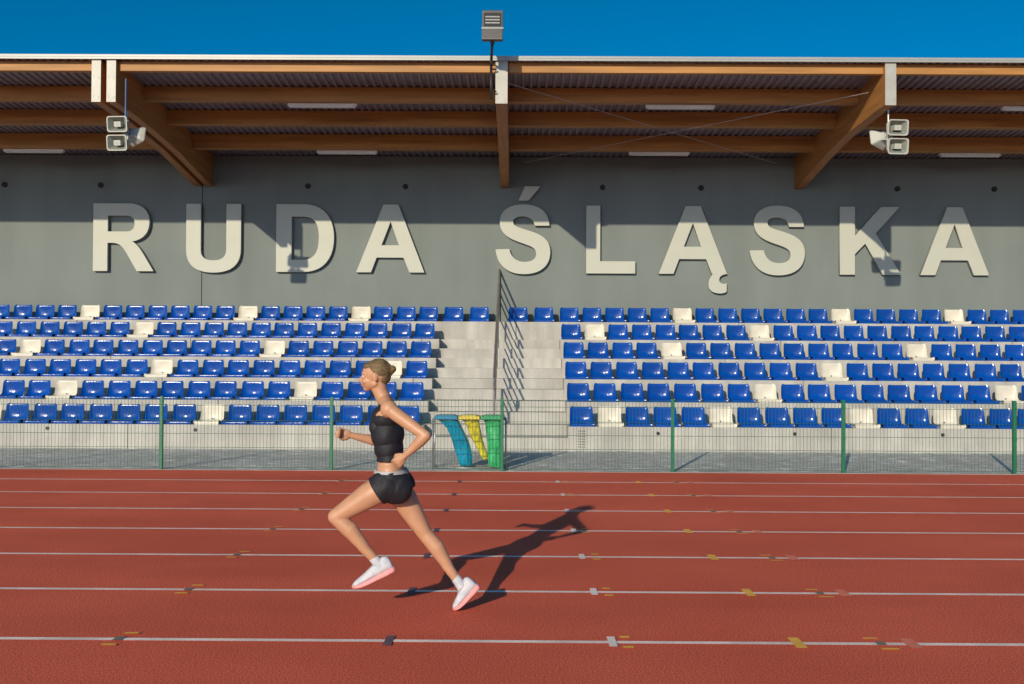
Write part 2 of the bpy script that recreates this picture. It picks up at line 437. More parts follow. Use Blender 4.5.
# ------------------------------------------------------------------ letters
def bez(p0, p1, p2, p3, n=10):
    return [tuple((1-t)**3*a+3*(1-t)**2*t*b+3*(1-t)*t*t*c+t**3*d for a, b, c, d in zip(p0, p1, p2, p3)) for t in [i/n for i in range(1, n+1)]]
def outline(s):
    tk = s.replace(',', ' ').split(); pts = []; i = 0; out_ = []
    while i < len(tk):
        c = tk[i]; i += 1
        if c in 'ML':
            if c == 'M' and pts: out_.append(pts); pts = []
            pts.append((float(tk[i]), float(tk[i+1]))); i += 2
        elif c == 'C':
            p = [float(v) for v in tk[i:i+6]]; i += 6
            pts += bez(pts[-1], (p[0], p[1]), (p[2], p[3]), (p[4], p[5]))
    out_.append(pts); return out_
GL = {
 'R': ('M 64,72 L 350,72 C 440,72 512,120 512,215 C 512,300 470,358 375,375 C 420,400 450,450 480,500 L 547,612 L 415,612 L 345,490 C 300,410 275,388 215,386 L 178,386 L 178,612 L 64,612 M 178,168 L 330,168 C 375,168 395,193 395,232 C 395,275 370,297 330,297 L 178,297', 64, 72, 612),
 'U': ('M 88,65 L 203,65 L 203,430 C 203,490 235,518 305,518 C 375,518 410,490 410,430 L 410,65 L 525,65 L 525,430 C 525,560 440,615 305,615 C 170,615 88,560 88,430', 88, 65, 606),
 'D': ('M 78,60 L 270,60 C 410,60 472,160 472,290 C 472,430 400,522 265,522 L 78,522 M 182,143 L 260,143 C 340,143 370,190 370,290 C 370,390 335,440 260,440 L 182,440', 78, 60, 522),
 'A': ('M 268,72 L 390,72 L 602,620 L 482,620 L 435,500 L 215,500 L 170,620 L 52,620 M 327,205 L 398,402 L 252,402', 52, 72, 620),
 'S': ('M 517,255 C 512,140 430,85 305,85 C 185,85 115,140 115,225 C 115,330 200,365 290,395 C 380,425 412,440 412,485 C 412,530 375,552 315,552 C 250,552 205,515 192,448 L 82,452 C 95,580 180,650 310,650 C 450,650 525,580 525,470 C 525,360 440,325 350,298 C 260,270 222,262 222,225 C 222,195 255,180 300,180 C 355,180 390,205 400,255', 82, 92, 641),
 'L': ('M 73,70 L 160,70 L 160,422 L 382,422 L 382,498 L 73,498', 73, 70, 498),
 'K': ('M 63,68 L 155,68 L 155,250 L 318,68 L 432,68 L 283,232 L 442,490 L 330,490 L 220,295 L 155,362 L 155,490 L 63,490', 63, 68, 490),
}
CAP = 1.540; ZB = 3.569
def glyph_mesh(name, s, x0, y0, y1, sx=1.0):
    cu_ = bpy.data.curves.new(name, 'CURVE'); cu_.dimensions = '2D'; cu_.fill_mode = 'BOTH'; cu_.extrude = .045; cu_.bevel_depth = .004; cu_.bevel_resolution = 1
    k = CAP/(y1-y0)
    for poly in outline(s):
        sp = cu_.splines.new('POLY'); sp.points.add(len(poly)-1); sp.use_cyclic_u = True
        for p, (u, v) in zip(sp.points, poly): p.co = ((u-x0)*k*sx, (y1-v)*k, 0, 1)
    ob = bpy.data.objects.new(name, cu_); col.objects.link(ob)
    me = eval_mesh(ob); bpy.data.objects.remove(ob); me.name = name
    for v in me.vertices: v.co = (v.co.x, -v.co.z, v.co.y)
    if not me.materials: me.materials.append(M_letter)
    me.materials[0] = M_letter
    return me
WORDS = [('R', -9.655, 'first letter of the first word, left end'), ('U', -7.53, 'second letter, crossing the wall joint'),
         ('D', -5.475, 'third letter, with a loudspeaker shadow across it'), ('A', -3.644, 'fourth letter, ending the first word'),
         ('S', -.473, 'with a slanted acute accent, starting the second word'), ('L', 1.591, 'between the accented S and the hooked A'),
         ('A', 3.243, 'with a small hook below its right foot'), ('S', 5.316, 'without accent, sixth from the right beam'),
         ('K', 7.36, 'crossed by a loudspeaker shadow, second from the right'), ('A', 9.19, 'last letter at the right end of the wall')]
desc = ['large off-white capital R on grey wall, first letter at the left end',
 'large off-white capital U on grey wall, crossing the vertical wall joint',
 'large off-white capital D on grey wall with a loudspeaker shadow across it',
 'large off-white capital A, last letter of the shorter word',
 'large off-white capital S with a slanted accent above the handrail',
 'large off-white capital L between the accented S and the hooked A',
 'large off-white capital A with a small hook under its right foot',
 'large off-white capital S without accent, between hooked A and K',
 'large off-white capital K on grey wall with a loudspeaker shadow on it',
 'large off-white capital A at the far right end of the wall']
cache = {}
YL = YW-.115+.049
for (ch, x, _), d in zip(WORDS, desc):
    s, a, b, c = GL[ch]
    if ch not in cache: cache[ch] = glyph_mesh('wall_letter', s, a, b, c)
    o = link('wall_letter', cache[ch]); o.location = (x, YL, ZB)
    tag(o, d, 'letter', 'white capital letters on the grey wall')
    if 'slanted accent' in d:
        k = CAP/(458-14)
        me = glyph_mesh('acute_accent', 'M 262,62 L 360,64 L 285,155 L 220,155', 70, 0, 444)
        ac = link('acute_accent', me, o); ac.location = (0, 0, 0)
        for v in me.vertices: v.co.z = v.co.z - CAP + CAP*1.0
        # baseline of the letter is v=632 in accent units
        for v in me.vertices: v.co.z += (632-444)*CAP/444
    if 'small hook' in d:
        me = glyph_mesh('ogonek', 'M 893,500 C 872,525 858,550 858,575 C 858,615 890,632 930,632 C 950,632 965,628 973,620 L 973,570 C 940,575 925,565 925,545 C 925,525 940,512 972,507 L 972,500', 538, 72, 507)
        og = link('ogonek', me, o); og.location = (0, .001, 0); 
# ------------------------------------------------------------------ seats
def seat_mesh(name, m):
    NU, NV = 17, 30
    # side profile (y from tread edge, z above tread), y + is away from the pitch
    prof = [(.024, .008), (.013, .040), (.022, .058), (.045, .063), (.08, .060), (.14, .050), (.21, .043), (.28, .045), (.33, .060), (.362, .095), (.374, .14), (.382, .20), (.389, .24), (.395, .285), (.400, .310), (.406, .328), (.417, .337)]
    L = [0]
    for a, b in zip(prof, prof[1:]): L.append(L[-1]+math.dist(a, b))
    def at(t):
        d = t*L[-1]
        for i in range(len(L)-1):
            if d <= L[i+1]+1e-9:
                q = (d-L[i])/(L[i+1]-L[i]); return tuple(a+(b-a)*q for a, b in zip(prof[i], prof[i+1]))
        return prof[-1]
    front = []; back = []
    for iv in range(NV):
        v = iv/(NV-1); y, z = at(v)
        isb = max(0, min(1, (z-.05)/.28))
        hw = .228 - .014*min(1, v*2) - .008*isb**1.5
        top = max(0, (v-.90)/.10); bot = max(0, (.10-v)/.10)
        hw -= .036*(1-math.sqrt(max(0, 1-top**2))) + .020*(1-math.sqrt(max(0, 1-bot**2)))
        rf, rb = [], []
        # normal in profile
        y2, z2 = at(min(1, v+.02)); y1, z1 = at(max(0, v-.02)); d = Vector((y2-y1, z2-z1)).normalized(); nn = Vector((d.y, -d.x))   # away from the sitter
        for iu in range(NU):
            u = -1+2*iu/(NU-1)
            conc = (1-abs(u)**2.3)
            edge = math.exp(-((1-abs(u))/.10)**2)
            seatdip = .006*conc*max(0, math.sin(math.pi*min(1, v/.45))) if v < .45 else 0
            backdip = .050*conc*math.sin(math.pi*max(0, min(1, (v-.33)/.64)))**.8 if v > .33 else 0
            if v > .38:
                wn = max(0, 1-abs(u)**3)*max(0, math.sin(math.pi*min(1, (v-.38)/.56)))
                backdip += wn*(.0016*math.cos(2.6*math.pi*u)+.0014*math.cos(5.2*math.pi*v+1.2))
            yy = y+nn.x*(seatdip+backdip); zz = z+nn.y*(seatdip+backdip)
            # sides roll forward around the back, up round the pan
            roll_ = edge*(.018 if v > .4 else .010)
            yy += -nn.x*roll_*-1*(-1); zz += -nn.y*roll_
            rf.append((u*hw, yy, zz)); rb.append((u*(hw-.004), yy+nn.x*.011, zz+nn.y*.011))
        front.append(rf); back.append(rb)
    t = MB(); n = NU
    v = [p for r in front for p in r]+[p for r in back for p in r]; o_ = NU*NV; f = []
    for a in range(NV-1):
        for b in range(NU-1):
            i = a*n+b; f.append((i, i+1, i+n+1, i+n)); f.append((o_+i, o_+i+n, o_+i+n+1, o_+i+1))
    for a in range(NV-1):
        i = a*n; f.append((i, i+n, o_+i+n, o_+i)); i = a*n+n-1; f.append((i, o_+i, o_+i+n, i+n))
    for b in range(NU-1):
        i = b; f.append((i, o_+i, o_+i+1, i+1)); i = (NV-1)*n+b; f.append((i, i+1, o_+i+1, o_+i))
    t.add(v, f)
    # skirt under the pan
    t.box(-.214, .214, .022, .380, .0, .034)
    me = t.mesh(name, m, smooth=True)
    return me
me_b = seat_mesh('blue_seat', M_blue); me_w = seat_mesh('white_seat', M_white)
for me in (me_b, me_w):
    bm = bmesh.new(); bm.from_mesh(me)
    for e in bm.edges:
        if len(e.link_faces) == 2 and e.calc_face_angle(0) > R(60): e.smooth = False
    bm.to_mesh(me); bm.free()
me_bolt = MB().tube((0, .366, .085), (0, .385, .088), .010, 10).mesh('bolt', M_dark)
ORD = ['', 'first', 'second', 'third', 'fourth', 'fifth', 'sixth', 'seventh', 'eighth', 'ninth', 'tenth', 'eleventh', 'twelfth', 'thirteenth', 'fourteenth', 'fifteenth', 'sixteenth', 'seventeenth', 'eighteenth', 'nineteenth', 'twentieth', 'twenty-first', 'twenty-second', 'twenty-third', 'twenty-fourth']
ROWN = ['front row', 'second row up', 'third row up', 'fourth row up', 'fifth row up', 'top row']
def place_seat(x, k, white, label):
    o = link('stadium_seat', me_w if white else me_b); o.location = (x, ty(k), tz(k))
    o.rotation_euler.z = random.uniform(-.012, .012); o.location.x += random.uniform(-.006, .006)
    if white: link('bolt', me_bolt, o)
    tag(o, label, 'seat', 'white plastic stadium seats' if white else 'blue plastic stadium seats')
SP = .5067
LX, RX = -1.964, 1.189
left = [(16, (7, 15)), (16, (4, 13)), (17, (1, 10)), (18, (6, 16)), (19, (12,)), (20, (3, 8, 15))]
right = [(17, (1, 5, 10, 13)), (18, (7, 16)), (18, (10,)), (19, (4, 14)), (20, (1, 8)), (21, (5, 12, 17))]
for k in range(NR):
    n, ws = left[k]
    for i in range(n):
        wh = i in ws
        place_seat(LX-SP*i, k, wh, '%s plastic seat, %s left of the stairs in the %s' % ('off-white' if wh else 'glossy blue', ORD[i+1], ROWN[k]))
    n, ws = right[k]
    for i in range(n):
        wh = i in ws
        place_seat(RX+SP*i, k, wh, '%s plastic seat, %s right of the stairs in the %s' % ('off-white' if wh else 'deep blue', ORD[i+1], ROWN[k]))
for x, lb in ((-1.395, 'blue plastic seat at the stair top, farther left of the handrail'), (-.815, 'blue plastic seat at the stair top, nearest left of the handrail'),
              (.045, 'blue plastic seat at the stair top, nearest right of the handrail'), (.625, 'blue plastic seat at the stair top, farther right of the handrail')):
    place_seat(x, 5, False, lb)

# ------------------------------------------------------------------ handrail
hx = -.389
hr = empty('handrail', (hx, 17.65, 0), 'steel handrail with parallel bars rising up the middle of the stairs', 'handrail')
def hpart(mb, name, m): 
    o = mb.build(name, m, hr, smooth=False); o.matrix_parent_inverse = Matrix.Translation(-hr.location); return o
rz = lambda y: 1.300+(y-17.62)*(3.65-1.300)/(22.49-17.62)
hpart(MB().path([(hx, 17.62, rz(17.62)), (hx, 22.49, rz(22.49))], .022, 12), 'top_rail', M_rail)
for dzz in (.26, .50, .70):
    y1 = 22.46 if rz(22.46)-dzz > tz(5) else 21.6
    hpart(MB().tube((hx, 17.64, rz(17.64)-dzz), (hx, y1, rz(y1)-dzz), .0165, 8), 'guard_bar', M_rail)
for y in (17.64, 18.85, 20.06, 21.27, 22.44):
    t = MB().tube((hx, y, stair_z(y)-.01), (hx, y, rz(y)), .020, 12); t.box(hx-.05, hx+.05, y-.05, y+.05, stair_z(y), stair_z(y)+.008)
    hpart(t, 'post', M_rail)
t = MB().path([(hx, 17.62, rz(17.62)), (hx, 17.56, rz(17.62)-.03), (hx, 17.54, rz(17.62)-.11), (hx, 17.56, rz(17.62)-.19), (hx, 17.64, rz(17.62)-.22)], .020, 10)
hpart(t, 'end_loop', M_rail)

# ------------------------------------------------------------------ fence
FY = 14.315; FX0 = -5.152; FP = 2.4774
fence = empty('mesh_fence', (FX0, FY, 0), 'low green welded mesh fence between red track and grey paving', 'fence')
H = 1.03
t = MB(); n = 49; wd = FP-.05
for i in range(n):
    x = .025+wd*i/(n-1); t.tube((x, -.004, .03), (x, -.004, H+.012), .0026, 5, cap=False)
for z in (.03, .32, .52, .715, .93, 1.02):
    for yy in (-.0095, .0015): t.tube((.02, yy, z), (FP-.02, yy, z), .0030, 5, cap=False)
me_panel = t.mesh('wire_panel', M_wire, smooth=True)
t = MB(); t.box(-.02, .02, -.01, .05, 0, 1.045); t.box(-.022, .022, -.012, .052, 1.045, 1.058)
for z in (.15, .5, .95): t.box(-.026, .026, -.018, -.009, z-.015, z+.015)
me_post = t.mesh('post', M_green, bevel=.003)
for i in range(-5, 11):
    o = link('wire_panel', me_panel, fence); o.location = (FP*i, 0, 0)
    o = link('post', me_post, fence); o.location = (FP*i, 0, 0)
    if i == 2: o['label'] = 'green post beside the green waste bag'

# ------------------------------------------------------------------ waste bag stand
bs = empty('waste_bag_stand', (-.7, 14.62, 0), 'triple waste bag stand with blue, yellow and green lids behind the fence', 'waste stand')
t = MB()
zt = .735; ya_, yb_ = 14.50, 14.86
for x in (-1.215, -.145):
    for y in (ya_, yb_): t.tube((x, y, 0), (x, y, zt), .011, 8)
    t.tube((x, ya_, zt), (x, yb_, zt), .010, 8); t.tube((x, ya_, .02), (x, yb_, .02), .010, 8)
for y in (ya_, yb_): t.tube((-1.215, y, zt), (-.145, y, zt), .010, 8)
t.tube((-1.215, ya_, .02), (-.145, ya_, .02), .009, 8); t.tube((-1.215, yb_, .02), (-.145, yb_, .02), .009, 8)
o = t.build('frame', M_galv, bs, smooth=True); o.matrix_parent_inverse = Matrix.Translation(-bs.location)
def lid(x0, x1, m, lab):
    t = MB(); t.box(x0+.006, x1-.006, ya_-.03, yb_+.03, .748, .778); t.box(x0+.002, x1-.002, ya_-.036, yb_+.036, .735, .752)
    t.box(x0+.05, x1-.05, ya_+.03, yb_-.03, .776, .790)
    o = t.build('lid', m, bs, bevel=.006); o.matrix_parent_inverse = Matrix.Translation(-bs.location); o['label'] = lab
lid(-1.20, -.85, M_lidb, 'blue lid'); lid(-.845, -.52, M_lidy, 'yellow lid'); lid(-.515, -.165, M_lidg, 'green lid')
def bag(x0, x1, rows, m, lab, seed, amp=.012):
    """rows: (z, xleft, xright, ydepth centre, half depth)"""
    rnd = random.Random(seed); ph = [rnd.uniform(0, 6.28) for _ in range(6)]
    N = 40; rings = []; M_ = 34
    for j in range(M_):
        s = j/(M_-1)*(len(rows)-1); i = min(int(s), len(rows)-2); q = s-i; q = q*q*(3-2*q)
        z, a, b, yc, hd = [p+(r-p)*q for p, r in zip(rows[i], rows[i+1])]
        ring = []
        for k in range(N):
            th = 2*math.pi*k/N; c, s_ = math.cos(th), math.sin(th)
            e = .75; px = math.copysign(abs(c)**e, c); py = math.copysign(abs(s_)**e, s_)
            wob = 1+amp/.17*min(1, j/5)*(.7*math.sin(3*th+ph[0]+z*6)+.45*math.sin(7*th+ph[1]-z*9)+.3*math.sin(13*th+ph[2]+z*4)+.5*math.sin(th*2+z*17+ph[4]))
            ring.append(((a+b)/2+(b-a)/2*px*wob, yc+hd*py*wob, z+.010*math.sin(4*th+ph[3])*(j > 5)))
        rings.append(ring)
    o = MB().loft(rings).build('waste_bag', m, bs, smooth=True); o.matrix_parent_inverse = Matrix.Translation(-bs.location); o['label'] = lab
yc = (ya_+yb_)/2
bag(0, 0, [(.745, -1.19, -.865, yc, .15), (.70, -1.13, -.84, yc, .15), (.60, -1.02, -.80, yc+.01, .13),  (.45, -.955, -.72, yc+.03, .12), (.30, -.91, -.675, yc+.05, .115), (.15, -.87, -.645, yc+.06, .11), (.05, -.84, -.65, yc+.06, .10), (.025, -.80, -.69, yc+.06, .06)], M_bagb, 'blue plastic bag blown to the right', 1)
bag(0, 0, [(.745, -.83, -.535, yc, .15), (.69, -.765, -.535, yc, .13), (.58, -.715, -.525, yc+.02, .11), (.45, -.665, -.505, yc+.05, .08), (.32, -.60, -.46, yc+.07, .06), (.20, -.535, -.425, yc+.09, .045), (.12, -.485, -.40, yc+.1, .03)], M_bagy, 'yellow plastic bag blown to the right', 2)
bag(0, 0, [(.745, -.495, -.185, yc, .15), (.66, -.440, -.18, yc, .14), (.5, -.425, -.175, yc, .14), (.3, -.415, -.18, yc, .14), (.1, -.405, -.185, yc, .13), (.03, -.395, -.195, yc, .11)], M_bagg, 'green plastic bag hanging straight', 3, .009)

# ------------------------------------------------------------------ horn loudspeakers
def rrect(cx, cz, hw, hh, r, y, n=4):
    p = []
    for sx, sz, a0 in ((1, 1, 0), (-1, 1, 90), (-1, -1, 180), (1, -1, 270)):
        for i in range(n+1):
            a = R(a0+90*i/n); p.append((cx+sx*(hw-r)+r*math.cos(a), y, cz+sz*(hh-r)+r*math.sin(a)))
    return p
def horn(root, M):
    """re-entrant horn, mouth towards -Y, at M"""
    t = MB(); hw, hh = .182, .137
    t.loft([rrect(0, 0, hw*.42, hh*.45, .03, .16), rrect(0, 0, hw*.5, hh*.52, .03, .10), rrect(0, 0, hw*.86, hh*.86, .04, .02), rrect(0, 0, hw, hh, .045, -.03), rrect(0, 0, hw, hh, .045, -.045), rrect(0, 0, hw*.90, hh*.87, .04, -.045), rrect(0, 0, hw*.86, hh*.82, .035, -.03)], cap=False)
    for v in range(len(t.v)): t.v[v] = tuple(M @ Vector(t.v[v]))
    h = t.build('horn', M_horn, root, smooth=False)
    t = MB(); t.loft([rrect(0, 0, hw*.86, hh*.82, .035, -.03), rrect(0, 0, hw*.6, hh*.56, .03, .03), rrect(0, 0, hw*.42, hh*.42, .02, .09), rrect(0, 0, hw*.1, hh*.1, .01, .1)], cap=False)
    for v in range(len(t.v)): t.v[v] = tuple(M @ Vector(t.v[v]))
    t.build('horn_throat', M_hornin, h)
    t = MB(); t.box(-.060, .060, -.03, .10, -.045, .045); t.box(-.022, .022, -.034, -.028, -.004, .018); t.box(-.022, .0, -.034, -.028, -.018, .0)
    t.tube((0, .15, 0), (0, .24, 0), .062, 16)
    for v in range(len(t.v)): t.v[v] = tuple(M @ Vector(t.v[v]))
    t.build('driver', M_horn, h)
def speaker_cluster(x, y, side, label, pole_mat):
    root = empty('loudspeaker', (x, y, 5.512), label, 'loudspeaker', 'horn loudspeaker clusters under the canopy beams')
    for i, z in enumerate((.168, -.158)):
        horn(root, Matrix.Translation((0, 0, z)) @ Matrix.Rotation(R(-4*side), 4, 'Z') @ Matrix.Rotation(R(8), 4, 'X'))
    # a further horn of the cluster turned away to the side, seen from behind
    horn(root, Matrix.Translation((side*.20, .33, .03)) @ Matrix.Rotation(R(142*side), 4, 'Z') @ Matrix.Rotation(R(14), 4, 'X') @ Matrix.Rotation(R(12*side), 4, 'Y') @ Matrix.Scale(1.05, 4))
    t = MB(); px = side*.11
    t.tube((px, .12, -.22), (px, .12, .42), .017, 10)
    t.box(px-.03, px+.03, .10, .14, -.2, .27)
    t.tube((px, .12, .165), (0, .12, .165), .014, 8); t.tube((px, .12, -.155), (0, .12, -.155), .014, 8); t.tube((px, .12, 0), (side*.22, .2, 0), .016, 8)
    t.build('bracket', M_horn, root)
    return root
s1 = speaker_cluster(-6.965, 17.10, 1, 'grey pair of horn loudspeakers with blue pipe, under the left double beam', None)
t = MB().tube((.105, .06, .28), (.105, .06, .98), .016, 10); t.build('support_pipe', M_bluepipe, s1)
s2 = speaker_cluster(6.615, 17.10, -1, 'grey pair of horn loudspeakers hanging under the right beam', None)
t = MB().tube((-.11, .12, .25), (-.11, .12, .55), .018, 10); t.build('support_pipe', M_galv, s2)

# ------------------------------------------------------------------ floodlight
fl = empty('floodlight', (-.45, 16.84, 6.1), 'grey louvred floodlight on a pole above the roof at the middle beam', 'floodlight')
def fp(mb, name, m, parent=None, **k): return mb.build(name, m, parent or fl, **k)
t = MB().path([(0, 0, -.03), (0, 0, .55), (.004, -.06, .63), (.014, -.30, .68), (.03, -.56, .74), (.035, -.62, .80)], .024, 12); t.tube((.033, -.60, .74), (.036, -.63, .84), .038, 12)
for zz in (.12, .5): t.tube((0, .0, zz), (.09, .03, zz), .015, 8)
fp(t, 'pole', M_dark, smooth=True)
Mx = Matrix.Translation((.035, -.63, 1.03)) @ Matrix.Rotation(R(-14), 4, 'X') @ Matrix.Scale(.955, 4)
def xf(t):
    t.v = [tuple(Mx @ Vector(v)) for v in t.v]; return t
hd = fp(xf(MB().box(-.182, .182, -.02, .07, -.27, .30)), 'housing', M_lampgrey, bevel=.015)
t = MB().box(-.15, .15, -.027, -.019, -.02, .24)
xf(t); t.build('lens', M_dark, hd)
t = MB()
for z in (.04, .10, .16): t.box(-.125, .125, -.034, -.026, z-.013, z+.013)
xf(t).build('led_strip', M_lens, hd)
xf(MB().box(-.188, .188, -.030, .075, -.075, -.042)).build('hinge_bar', M_fascia, hd)

# ------------------------------------------------------------------ runner
def fused(name, prims, voxel=.006, smooth_it=6):
    """prims: ('e', centre, radii, quat|None) ellipsoids and ('c', p, q, r1, r2) tapered limbs, fused to one surface"""
    bm = bmesh.new()
    for p in prims:
        if p[0] == 'e':
            q = p[3] or Quaternion()
            M = Matrix.Translation(p[1]) @ q.to_matrix().to_4x4() @ Matrix.Diagonal((*p[2], 1))
            bmesh.ops.create_icosphere(bm, subdivisions=4, radius=1, matrix=M)
        else:
            a, b, ra, rb = Vector(p[1]), Vector(p[2]), p[3], p[4]; d = b-a; q = Vector((0, 0, 1)).rotation_difference(d)
            M = Matrix.Translation((a+b)/2) @ q.to_matrix().to_4x4()
            bmesh.ops.create_cone(bm, cap_ends=True, segments=28, radius1=ra, radius2=rb, depth=d.length, matrix=M)
            bmesh.ops.create_icosphere(bm, subdivisions=3, radius=ra, matrix=Matrix.Translation(a))
            bmesh.ops.create_icosphere(bm, subdivisions=3, radius=rb, matrix=Matrix.Translation(b))
    me = bpy.data.meshes.new(name); bm.to_mesh(me); bm.free()
    o = bpy.data.objects.new(name, me); col.objects.link(o)
    rm = o.modifiers.new('r', 'REMESH'); rm.mode = 'VOXEL'; rm.voxel_size = voxel; rm.use_smooth_shade = True
    sm = o.modifiers.new('s', 'SMOOTH'); sm.factor = .5; sm.iterations = smooth_it
    res = eval_mesh(o); bpy.data.objects.remove(o); res.name = name
    for p in res.polygons: p.use_smooth = True
    return res
V = Vector
# joints in metres (x: running direction is -x, y: depth, z: height)
pel = V((-.795, 6.34, .865)); waist = V((-.805, 6.34, .985)); chest = V((-.822, 6.34, 1.16)); ubust = V((-.826, 6.34, 1.265)); nb = V((-.835, 6.34, 1.365)); nt_ = V((-.880, 6.34, 1.445))
hc = V((-.905, 6.34, 1.532))
shL = V((-.795, 6.185, 1.325)); elL = V((-.555, 6.10, 1.165)); wrL = V((-.680, 6.125, 1.045))
shR = V((-.855, 6.495, 1.325)); elR = V((-.860, 6.575, 1.075)); wrR = V((-1.078, 6.48, 1.135))
hipL = V((-.815, 6.255, .845)); knL = V((-1.135, 6.245, .640)); anL = V((-.870, 6.26, .350))
hipR = V((-.785, 6.425, .835)); knR = V((-.588, 6.43, .505)); anR = V((-.365, 6.43, .190))
heelL, toeL = V((-.790, 6.262, .315)), V((-1.010, 6.255, .205))
heelR, toeR = V((-.262, 6.432, .150)), V((-.385, 6.428, -.002))
def lean(a, b):   # rotation taking z to the a->b axis
    return V((0, 0, 1)).rotation_difference((b-a).normalized())
torso = [('e', pel, (.108, .158, .105), None), ('e', pel+V((.035, -.065, -.045)), (.095, .085, .095), None), ('e', pel+V((.04, .065, -.045)), (.095, .085, .095), None),
         ('e', (pel+waist)/2, (.088, .140, .09), None), ('e', waist, (.080, .120, .10), None), ('e', (waist+chest)/2, (.088, .127, .10), None), ('e', chest, (.100, .142, .12), None),
         ('e', ubust, (.098, .148, .085), None), ('e', V((-.888, 6.288, 1.205)), (.040, .050, .055), None), ('e', V((-.888, 6.392, 1.205)), (.040, .050, .055), None),
         ('c', nb+V((.01, 0, -.03)), nt_, .052, .046), ('c', shL+V((-.01, .03, .015)), nb+V((0, -.03, 0)), .042, .045), ('c', shR+V((.01, -.03, .015)), nb+V((0, .03, 0)), .042, .045)]
arms = []
for sh, el, wr in ((shL, elL, wrL), (shR, elR, wrR)):
    ua = (el-sh); fa = (wr-el)
    arms += [('e', sh, (.054, .052, .056), None), ('c', sh, sh+ua*.5, .045, .042), ('c', sh+ua*.5, el, .042, .033), ('c', el, el+fa*.3, .034, .036), ('c', el+fa*.3, wr, .036, .021)]
legs = []
for hp, kn, an, in ((hipL, knL, anL), (hipR, knR, anR)):
    th = kn-hp; sh_ = an-kn
    back = V((sh_.z, 0, -sh_.x)).normalized()
    if back.x < 0: back = -back
    if hp is hipL: back = V((.75, 0, .30)).normalized()
    legs += [('c', hp+V((0, 0, -.01)), hp+th*.35, .090, .083), ('c', hp+th*.35, hp+th*.75, .083, .062), ('c', hp+th*.75, kn, .062, .050),
             ('c', kn, kn+sh_*.3+back*.010, .049, .052), ('c', kn+sh_*.3+back*.012, kn+sh_*.65+back*.003, .053, .037), ('c', kn+sh_*.65, an, .036, .028)]
feet = []
for an, he, to in ((anL, heelL, toeL), (anR, heelR, toeR)):
    up_ = (an-(he+to)/2).normalized()*.020; feet += [('c', an, he+(to-he)*.28+up_, .028, .024), ('c', he+(to-he)*.15+up_, he+(to-he)*.7+up_, .020, .016)]
def hand(wr, fdir, pn, thumb_side):
    """curled relaxed hand: palm, four fingers of different length with two bends, and a thumb"""
    f = fdir.normalized(); n = pn.normalized(); s = f.cross(n).normalized()
    pc = wr+f*.045; P = [('e', pc, (.042, .033, .015), Matrix((f, s, n)).transposed().to_quaternion())]
    P.append(('c', wr, pc, .020, .020))
    for i, (off, ln) in enumerate(((-.027, .9), (-.009, 1.0), (.009, .95), (.026, .76))):
        a = wr+f*.078+s*off; b = a+(f*.55+n*.75).normalized()*.036*ln; c = b+(f*-.35+n*.85).normalized()*.026*ln; d = c+(f*-.95+n*.1).normalized()*.020*ln
        P += [('c', a-f*.02, a, .0088, .0088), ('c', a, b, .0088, .0082), ('c', b, c, .0080, .0074), ('c', c, d, .0074, .0066)]
    a = wr+f*.022-s*.024*thumb_side; b = a+(f*.75-s*.5*thumb_side+n*.45).normalized()*.036; c = b+(f*.75+s*.25*thumb_side+n*.6).normalized()*.028
    P += [('c', a, b, .0115, .0098), ('c', b, c, .0095, .0080)]
    return P
hands = hand(wrL, (wrL-elL), V((-.1, 1, .1)), 1) + hand(wrR, (wrR-elR), V((-.1, -1, .1)), 1)
# head: facing -x, tipped slightly down
hq = Quaternion((0, 1, 0), R(-6))
def H_(x, y, z): return hc+hq @ V((x, y, z))
head = [('e', H_(.012, 0, .018), (.093, .074, .082), hq), ('e', H_(-.030, 0, -.030), (.060, .058, .062), hq), ('e', H_(-.058, 0, -.076), (.026, .026, .020), hq),
        ('c', H_(-.055, 0, -.072), H_(-.000, .044, -.052), .020, .020), ('c', H_(-.055, 0, -.072), H_(-.000, -.044, -.052), .020, .020),
        ('c', H_(-.083, 0, .004), H_(-.104, 0, -.024), .0075, .0110), ('e', H_(-.098, .009, -.028), (.009, .008, .007), None), ('e', H_(-.098, -.009, -.028), (.009, .008, .007), None),
        ('c', H_(-.079, .015, .020), H_(-.070, .045, .018), .009, .008), ('c', H_(-.079, -.015, .020), H_(-.070, -.045, .018), .009, .008),
        ('e', H_(-.060, .036, -.030), (.022, .020, .018), None), ('e', H_(-.060, -.036, -.030), (.022, .020, .018), None),
        ('c', H_(-.084, -.012, -.048), H_(-.084, .012, -.048), .0080, .0080), ('c', H_(-.081, -.010, -.058), H_(-.081, .010, -.058), .0080, .0080),
        ('c', nt_+V((.01, 0, -.02)), H_(.015, 0, -.04), .046, .050)]
for s in (-1, 1):
    head += [('e', H_(.010, s*.074, -.012), (.017, .007, .030), hq @ Quaternion((0, 0, 1), R(-20*s)))]
prims = torso+arms+legs+feet+hands+head
body_me = fused('person', prims, .0050, 5); body_me.materials.clear(); body_me.materials.append(M_skin)
runner = link('person', body_me)
tag(runner, 'woman runner mid-stride towards the left in black crop top, black shorts and white shoes', 'person')

